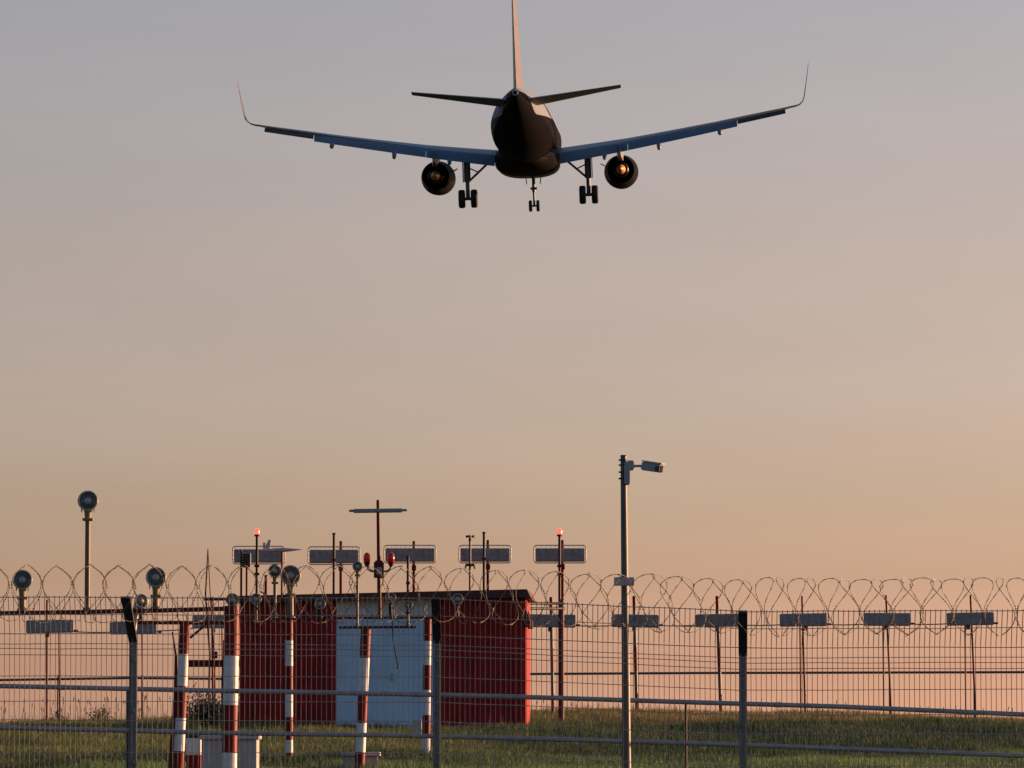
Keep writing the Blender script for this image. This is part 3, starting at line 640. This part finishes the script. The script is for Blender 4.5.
# ------------------------------------------------------------------ perimeter fence
FY = 45.0; fs = mpp(FY)
PX = [-482, -176, 130, 437, 743, 1049, 1355]
TOP = [(597, 597), (597, 598), (598, 599), (599, 612), (612, 611), (611, 611)]
fx0 = at(437, 740, FY)
fence = empty('perimeter_fence', (fx0.x, FY, gz(fx0.x, FY)), 'welded wire mesh security fence on grey posts with angled tops', 'fence')
TIP = -.16
def wire(mb, p, q, r): mb.tube([p, q], r, 4, False, False)
for i, px in enumerate(PX):
    yt = (TOP[min(i, 5)][0] if i < 6 else 611)
    b0 = at(px + (3 if px == 130 else 0), yt + 41, FY); zg = gz(b0.x, FY) - .15
    mb = MB(); mb.box((b0.x, FY + .035, (b0.z + zg) / 2), (.075, .05, b0.z - zg), bev=.008)
    for dz in (.2, .7, 1.2): mb.box((b0.x, FY - .002, b0.z - dz), (.04, .03, .04), bev=.006)
    po = part(mb, 'post', M['postm'], fence)
    tp = at(px - (3 if px == 130 else 1), yt, FY); tp.y = FY + TIP
    bb = Vector((b0.x, FY + .03, b0.z - .02)); d = tp - bb; mb = MB()
    v = []
    for c, wd_ in ((bb, .082), (tp, .088)):
        for sx, sy in ((-1, -1), (1, -1), (1, 1), (-1, 1)): v.append(c + Vector((sx * wd_ / 2, sy * .026, sy * .012)))
    mb.add(v, [(3, 2, 1, 0), (4, 5, 6, 7), (0, 1, 5, 4), (1, 2, 6, 5), (2, 3, 7, 6), (3, 0, 4, 7)])
    part(mb, 'angled_arm', M['black'], fence, po)
HOR = [0, 17, 36, 46, 51, 57, 78, 103, 122, 154, 190, 225]
for i in range(6):
    x0, x1 = at(PX[i], 600, FY).x, at(PX[i + 1], 600, FY).x
    z0, z1 = at(PX[i], TOP[i][0], FY).z, at(PX[i + 1], TOP[i][1], FY).z
    mb = MB(); n = 60; bend = 34 * fs
    def pt(q, dz):
        x = x0 + (x1 - x0) * q; z = z0 + (z1 - z0) * q - dz
        y = FY + (TIP * (1 - dz / bend) if dz < bend else 0)
        return Vector((x, y - .006, z))
    for k in range(n):
        q = (k + .5) / n; a = .0041
        zb = min(245 * fs, pt(q, 0).z - gz(pt(q, 0).x, FY) - .03)
        j = random.uniform(-.002, .002)
        mb.tube([pt(q, -.012) + Vector((j, 0, 0)), pt(q, bend * .98)], a * 1.2, 4, False, False); mb.tube([pt(q, bend * .97), pt(q, bend), pt(q, zb)], a, 4, False, False)
    for hgt in HOR:
        dz = hgt * fs; r = .0036 if hgt not in (36, 0) else .0042
        mb.tube([pt(k / 8, dz) + Vector((0, -.004, random.uniform(-.004, .004))) for k in range(9)], r, 4, False, False)
    part(mb, 'mesh_panel', M['wire'], fence)

# razor wire coil along the fence top
topx = np.array([at(p_, 600, FY).x for p_ in (-482, -176, 130, 437, 743, 1049, 1355)])
topz = np.array([at(512, y, FY).z for y in (597, 597.5, 598, 599, 611.5, 611, 611)])
p_ = .152; Rr = 28 * fs; aa = .086; x0, x1 = topx[0], topx[-1]
nt_ = int((x1 - x0) / p_); N = 30
T = np.linspace(0, nt_, nt_ * N + 1); ph = T * 2 * math.pi
jit = np.interp(T, np.arange(nt_ + 1), rng.normal(0, .015, nt_ + 1)); jr = np.interp(T, np.arange(nt_ + 1), rng.normal(1, .035, nt_ + 1))
psi = ph - math.pi / 2
drift = np.interp(x0 + p_ * T, [-9, -5, -1, 1.5, 4, 9], [1.9, 1.55, 1.0, .65, 0, -.6])
cx = x0 + p_ * T + (.074 + .012 * np.sin(T * .37)) * np.sin(2.5 * psi + drift) + jit
cy = FY + TIP + .02 + Rr * .98 * np.cos(ph) * jr
cz = np.interp(cx, topx, topz) + 4.0 * fs + Rr * np.sin(ph) * jr
mb = MB(); pts = [Vector(q_) for q_ in zip(cx, cy, cz)]
mb.tube(pts, .0030, 5)
acc = 0
for i in range(1, len(pts) - 1):
    d = pts[i] - pts[i - 1]; acc += d.length
    if acc > .085:
        acc = 0; t_ = d.normalized(); u = t_.orthogonal().normalized(); v_ = t_.cross(u); an = random.uniform(0, math.pi)
        for sgn in (0, math.pi / 2):
            w_ = u * math.cos(an + sgn) + v_ * math.sin(an + sgn)
            o0 = pts[i]; mb.add([o0 - t_ * .016 + w_ * .011, o0 - t_ * .006 + w_ * .002, o0 + t_ * .006 + w_ * .002, o0 + t_ * .016 + w_ * .011,
                                 o0 + t_ * .016 - w_ * .011, o0 + t_ * .006 - w_ * .002, o0 - t_ * .006 - w_ * .002, o0 - t_ * .016 - w_ * .011], [(0, 1, 6, 7), (1, 2, 5, 6), (2, 3, 4, 5)])
tag(mb.build('razor_wire', M['razor']), 'coiled razor wire strung along the top of the mesh fence', 'razor wire')

# ------------------------------------------------------------------ bushes and weeds on the crest
def bush(px, Y, wpx, hpx, label, n=420):
    c = at(px, 715, Y); s = mpp(Y); zg = gz(c.x, Y); e = empty('bush', (c.x, Y, zg), label, 'bush')
    st = MB(); lf = MB(); W, H = wpx * s / 2, hpx * s
    for k in range(16):
        a = random.uniform(-1, 1); tip = Vector((c.x + a * W * .9, Y + random.uniform(-.5, .5) * W, zg + H * random.uniform(.6, 1.0) * (1 - .35 * a * a)))
        b0 = Vector((c.x + a * W * .3, Y + random.uniform(-.1, .1), zg - .03)); mid = b0.lerp(tip, .5) + Vector((0, 0, .06 * H)); st.tube([b0, mid, tip], [.010, .007, .003], 5)
        for j in range(n // 16):
            q_ = random.uniform(.25, 1.05); bp = b0.lerp(mid, q_ * 2) if q_ < .5 else mid.lerp(tip, q_ * 2 - 1)
            bp = bp + Vector([random.gauss(0, .07) for _ in range(3)]) * (W / .35)
            d1 = Vector([random.gauss(0, 1) for _ in range(3)]).normalized(); d2 = d1.orthogonal().normalized(); L = random.uniform(.03, .075)
            lf.add([bp, bp + d1 * L * .5 + d2 * L * .28, bp + d1 * L, bp + d1 * L * .5 - d2 * L * .28], [(0, 1, 2, 3)])
    part(lf, 'foliage', M['leaf'], e); part(st, 'stem', M['stemm'], e)
bush(101, 108, 30, 20, 'small dark weed bush on the crest near the left fence post')
bush(58, 109, 24, 15, 'sparse low weed bush on the far left crest', 260)
bush(206, 93, 52, 36, 'dark bush between the two thick striped posts', 2200)
bush(240, 97, 18, 30, 'narrow weed bush against the left end of the hut', 320)
mb = MB()
def stalks(n, xr, Y0, Y1, h0, h1):
    for _ in range(n):
        px = random.uniform(*xr); Y = random.uniform(Y0, Y1); b0 = at(px, 715, Y); b0.z = gz(b0.x, Y) - .02; h = random.uniform(h0, h1)
        tp = b0 + Vector((random.gauss(0, .12) * h, random.gauss(0, .1), h)); mid = b0.lerp(tp, .6) + Vector((0, 0, .04 * h))
        mb.tube([b0, mid, tp], [.005, .004, .003], 4, False, False)
        mb.lathe([(0, .004), (.03, .012), (.08, .009), (.12, .001)], tp - Vector((0, 0, .04)), (tp - mid), 5)
stalks(110, (-30, 250), 104, 114, .3, .65); stalks(50, (530, 1060), 107, 115, .15, .35)
tag(mb.build('weed_stalks', M['stemm']), 'thin dry seeding weed stalks along the crest', 'weeds', kind='stuff')

# ------------------------------------------------------------------ airliner (x right, y forward, z up; y = 0 at the main wheels)
PY = 288.8
air = empty('airliner', at(526.3, 134, PY), 'twin engine passenger jet seen from behind with landing gear down', 'airplane')
air.rotation_euler = (R(4.6), R(-1.75), R(-2.1))
S = lambda s_: 17.7 - s_
def ring_e(y, w_, h_, zc, n=40, pw=1.0):
    return [Vector((w_ * math.copysign(abs(math.sin(a)) ** pw, math.sin(a)), y, zc + h_ * math.copysign(abs(math.cos(a)) ** pw, math.cos(a)))) for a in [2 * math.pi * k / n for k in range(n)]]
st = [(0, .03, .03, -.55), (.3, .55, .5, -.52), (1, 1.0, .95, -.42), (2.2, 1.45, 1.42, -.25), (3.8, 1.8, 1.85, -.08), (5.5, 1.95, 2.04, 0), (7, 1.975, 2.07, 0),
      (14, 1.975, 2.07, 0), (24, 1.975, 2.07, 0), (26, 1.93, 2.0, .06), (28, 1.77, 1.82, .22), (30, 1.48, 1.53, .47), (32, 1.13, 1.2, .76), (34, .77, .86, 1.04), (35.8, .48, .56, 1.25), (37.0, .28, .33, 1.38), (37.45, .2, .22, 1.42), (37.57, .10, .11, 1.43)]
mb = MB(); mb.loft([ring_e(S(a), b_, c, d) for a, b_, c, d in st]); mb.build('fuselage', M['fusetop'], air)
mb = MB(); mb.lathe([(0, .17), (.05, .18), (.06, .12), (-.1, .11)], (0, S(37.5), 1.42), (0, -1, 0), 16); mb.build('tail_exhaust', M['frame'], air)
bf = [(10.2, .5, .2, -1.75), (11, 1.4, .55, -1.75), (12.2, 1.85, .85, -1.7), (14, 2.02, .98, -1.68), (18, 2.05, 1.0, -1.68), (20, 1.9, .88, -1.68), (21.8, 1.3, .55, -1.72), (23, .5, .2, -1.8)]
mb = MB(); mb.loft([ring_e(S(a), b_, c, d, 32, .75) for a, b_, c, d in bf]); mb.build('belly_fairing', M['navy'], air)
def foil(le, chord, tdir, thick, n=9, inc=0.0, up=Vector((0, 0, 1))):
    """closed airfoil ring: from le backwards (-y), thickness along up"""
    pts = []
    th = lambda u: thick * chord * 5 * (.2969 * math.sqrt(u) - .126 * u - .3516 * u * u + .2843 * u ** 3 - .1015 * u ** 4)
    us = [.5 * (1 - math.cos(math.pi * k / n)) for k in range(n + 1)]
    bk = Vector((0, -math.cos(inc), 0)) - up * math.sin(inc)
    for u in us: pts.append(le + bk * (u * chord) + up * (th(u) + .02 * chord * math.sin(math.pi * u)))
    for u in us[-2:0:-1]: pts.append(le + bk * (u * chord) + up * (-th(u) + .02 * chord * math.sin(math.pi * u)))
    return pts
LE = lambda x: 11.7 + (x - 1.9) * .515
TE = lambda x: 18.0 if x < 6.4 else 18.0 + (x - 6.4) * .285
WZ = lambda x: -1.28 + .124 * (x - 1.9) + .0014 * (x - 1.9) ** 2
for sx in (-1, 1):
    mir = lambda ps: [Vector((p.x * sx, p.y, p.z)) for p in ps]
    mb = MB(); rs = []
    for x in (1.2, 1.9, 3, 4.5, 6.4, 8, 10, 12, 14, 15.5, 16.6):
        cut = .75 if x < 13.3 else .45
        le, te = LE(x), TE(x) - cut; rs.append(mir(foil(Vector((x, S(le), WZ(x) + .12)), te - le, 0, .135 - .002 * x, 10, R(2.2 - .12 * x))))
    mb.loft(rs); wg = mb.build('wing', M['wing'], air)
    # curved sharklet
    mb = MB(); rs = []
    for (x, z, le, ch, cant) in ((16.55, 0, 19.25, 1.75, 10), (16.95, .055, 19.5, 1.65, 14), (17.25, .15, 19.7, 1.5, 32), (17.45, .34, 19.95, 1.38, 62), (17.54, .65, 20.25, 1.2, 78), (17.64, 1.3, 20.6, .95, 82), (17.74, 2.0, 21.05, .7, 83), (17.82, 2.65, 21.45, .42, 83)):
        u = Vector((-math.sin(R(cant)), 0, math.cos(R(cant)))); rs.append(mir(foil(Vector((x, S(le), WZ(16.55) + .12 + z)), ch, 0, .045, 8, 0, u)))
    mb.loft(rs); mb.build('winglet', M['wlet'], wg)
    for (xa, xb, ca, cb) in ((2.05, 6.375, 1.25, 1.02), (6.395, 13.3, 1.0, .74)):
        mb = MB(); rs = []
        for k in range(6):
            q_ = k / 5; x = xa + (xb - xa) * q_; ch = ca + (cb - ca) * q_
            rs.append(mir(foil(Vector((x, S(TE(x) - .72), WZ(x) + .02)), ch, 0, .11, 8, R(37))))
        mb.loft(rs); mb.build('flap', M['flap'], wg)
    mb = MB(); rs = []
    for k in range(4):
        q_ = k / 3; x = 13.32 + 3.0 * q_; rs.append(mir(foil(Vector((x, S(TE(x) - .55), WZ(x) + .02)), .78 - .1 * q_, 0, .12, 8, R(24))))
    mb.loft(rs); mb.build('aileron', M['wshade'], wg)
    for x in (4.9, 8.35, 12.2):
        mb = MB(); y0 = S(TE(x)); z0 = WZ(x)
        path = [(y0 + 1.7, z0 - .22, .05), (y0 + 1.1, z0 - .36, .14), (y0 + .3, z0 - .5, .19), (y0 - .1, z0 - .70 + .12 * (x > 10), .17), (y0 - .35, z0 - .80 + .2 * (x > 10), .14), (y0 - .38, z0 - .80 + .2 * (x > 10), .04)]
        mb.loft([[Vector((x * sx + r * .8 * math.sin(a), y, z + r * 1.1 * math.cos(a))) for a in [2 * math.pi * k / 12 for k in range(12)]] for y, z, r in path]); mb.build('flap_fairing', M['wing'], wg)
    # engine
    ex, ez = 5.88 * sx, -2.40
    eo = Vector((ex, S(15.35), ez)); fw = Vector((0, 1, 0)); mb = MB()
    mb.lathe([(-1.0 + .0, .86), (-.0, .93), (1.0, 1.04), (2.4, 1.10), (3.6, 1.06), (4.2, .98), (4.35, .90), (4.2, .84), (3.4, .82)], eo, fw, 36)
    mb.lathe([(-1.0, .86), (-.98, .835), (-.2, .86), (1.2, .86)], eo, fw, 36); na = mb.build('engine_nacelle', M['navy'], air)
    mb = MB(); mb.lathe([(1.2, .62), (0, .63), (-.7, .58), (-1.2, .50), (-1.45, .44), (-1.44, .42), (-1.0, .42), (.6, .42)], eo, fw, 30); mb.build('core_nozzle', M['nozzle'], na)
    mb = MB(); mb.lathe([(.2, .30), (-.8, .33), (-1.5, .32), (-2.0, .24), (-2.5, .12), (-2.75, .03), (-2.76, 0)], eo, fw, 24); mb.build('exhaust_plug', M['plug'], na)
    mb = MB(); mb.lathe([(1.1, .86), (1.1, .3)], eo, fw, 30); mb.build('duct_wall', M['black'], na)
    mb = MB(); mb.lathe([(3.3, .83), (3.3, .15), (3.7, .02)], eo, fw, 30); mb.build('fan', M['black'], na)
    mb = MB()
    mb.loft([[Vector((ex + a * w_, y, z)) for a, z in ((-1, z0), (1, z0), (1, z1), (-1, z1))] for y, w_, z0, z1 in
             ((eo.y + 3.0, .04, ez + .95, ez + 1.15), (eo.y + 1.5, .20, ez + .85, ez + 1.45), (eo.y - .5, .22, ez + .55, WZ(5.75)), (eo.y - 1.8, .16, ez + .55, WZ(5.75)), (eo.y - 3.0, .04, ez + .85, WZ(5.75) - .1))], smooth=False)
    mb.build('pylon', M['wing'], air)
    # small nacelle strake / drain seen inboard
    mb = MB(); a0 = Vector((ex - sx * 1.02, eo.y + .9, ez + .35)); mb.add([a0, a0 + Vector((-sx * .28, -.1, .14)), a0 + Vector((-sx * .28, .5, .14)), a0 + Vector((0, .9, 0)),
              a0 + Vector((0, 0, .05)), a0 + Vector((-sx * .28, -.1, .18)), a0 + Vector((-sx * .28, .5, .18)), a0 + Vector((0, .9, .05))], [(0, 1, 2, 3), (7, 6, 5, 4), (0, 4, 5, 1), (1, 5, 6, 2), (2, 6, 7, 3), (3, 7, 4, 0)])
    mb.build('strake', M['navy'], na)
    # tailplane
    mb = MB(); rs = []
    for k in range(5):
        q_ = k / 4; x = .5 + 5.72 * q_; rs.append(mir(foil(Vector((x, S(31.1 + 3.35 * q_), .98 + .72 * q_)), 4.1 - 2.6 * q_, 0, .10, 9, R(-2.0))))
    mb.loft(rs); mb.build('tailplane', M['tailp'], air)
    # main gear
    gx = 3.82 * sx; az = -3.97
    mb = MB(); mb.tube([(gx, .1, -1.5), (gx, 0, -2.9)], .21, 14); mb.tube([(gx, 0, -2.9), (gx, 0, az)], .13, 14); mb.tube([(gx - .36, 0, az), (gx + .36, 0, az)], .10, 12)
    mb.tube([(gx, .16, -2.95), (gx, .36, -3.35), (gx, .12, -3.8)], .05, 8); g = mb.build('main_gear', M['gear'], air)
    mb = MB(); mb.tube([(gx, .05, -2.95), (gx - sx * 1.45, .1, -1.65)], .075, 10); mb.tube([(gx - sx * .7, .07, -2.3), (gx - sx * .05, .05, -2.0)], .045, 8); mb.build('side_brace', M['gear'], g)
    mb = MB(); mb.box((gx + sx * .26, .05, -2.25), (.05, .95, 1.35), rot=Euler((0, 0, 0)), bev=.015); mb.build('gear_door', M['wing'], g)
    for dx in (-.39, .39):
        mb = MB(); c = (gx + dx, 0, az); mb.lathe([(-.17, .30), (-.205, .40), (-.205, .50), (-.16, .57), (-.06, .585), (.06, .585), (.16, .57), (.205, .50), (.205, .40), (.17, .30)], c, (1, 0, 0), 28); wh = mb.build('wheel', M['tyre'], g)
        mb = MB(); mb.lathe([(-.15, .0), (-.12, .12), (-.15, .30), (.15, .30), (.12, .12), (.15, 0)], c, (1, 0, 0), 20); mb.build('rim', M['gear'], wh)
# fin
mb = MB(); rs = []
for q_ in (-.08, 0, .1, .3, .5, .7, .9, 1.0):
    z = 1.75 + 6.1 * q_; le = 29.0 + 5.0 * q_; ch = 5.9 - 3.7 * q_
    if q_ <= 0: le -= .5; ch += .5
    pr = foil(Vector((0, S(le), 0)), ch, 0, .10 - .005 * q_, 9); rs.append([Vector((p.z - .02 * ch * math.sin(math.pi * min(1, max(0, (S(le) - p.y) / ch))), p.y, z)) for p in pr])
mb.loft(rs); fn = mb.build('fin', M['fin'], air)
# nose gear
gy = 12.64; az = -4.1
mb = MB(); mb.tube([(0, gy + .1, -1.9), (0, gy, -3.2)], .11, 12); mb.tube([(0, gy, -3.2), (0, gy, az)], .075, 12); mb.tube([(-.24, gy, az), (.24, gy, az)], .06, 10)
mb.tube([(0, gy + .05, -3.1), (0, gy + 1.1, -2.0)], .05, 8); mb.box((0, gy - .12, -2.95), (.42, .10, .16), bev=.02); ng = mb.build('nose_gear', M['gear'], air)
for sx in (-1, 1):
    mb = MB(); c = (.25 * sx, gy, az); mb.lathe([(-.09, .2), (-.11, .28), (-.10, .35), (-.04, .38), (.04, .38), (.10, .35), (.11, .28), (.09, .2)], c, (1, 0, 0), 22); wh = mb.build('wheel', M['tyre'], ng)
    mb = MB(); mb.lathe([(-.08, 0), (-.06, .1), (-.08, .2), (.08, .2), (.06, .1), (.08, 0)], c, (1, 0, 0), 16); mb.build('rim', M['gear'], wh)
    mb = MB(); mb.box((.48 * sx, gy - .1, -2.35), (.04, .9, .62), rot=Euler((0, sx * .12, 0)), bev=.01); mb.build('gear_door', M['navy'], ng)
    mb = MB(); mb.lathe([(0, .09), (.06, .09), (.065, 0)], (.13 * sx, gy + .03, -2.95), (0, 1, 0), 12); mb.build('landing_light', M['bulb'], ng)
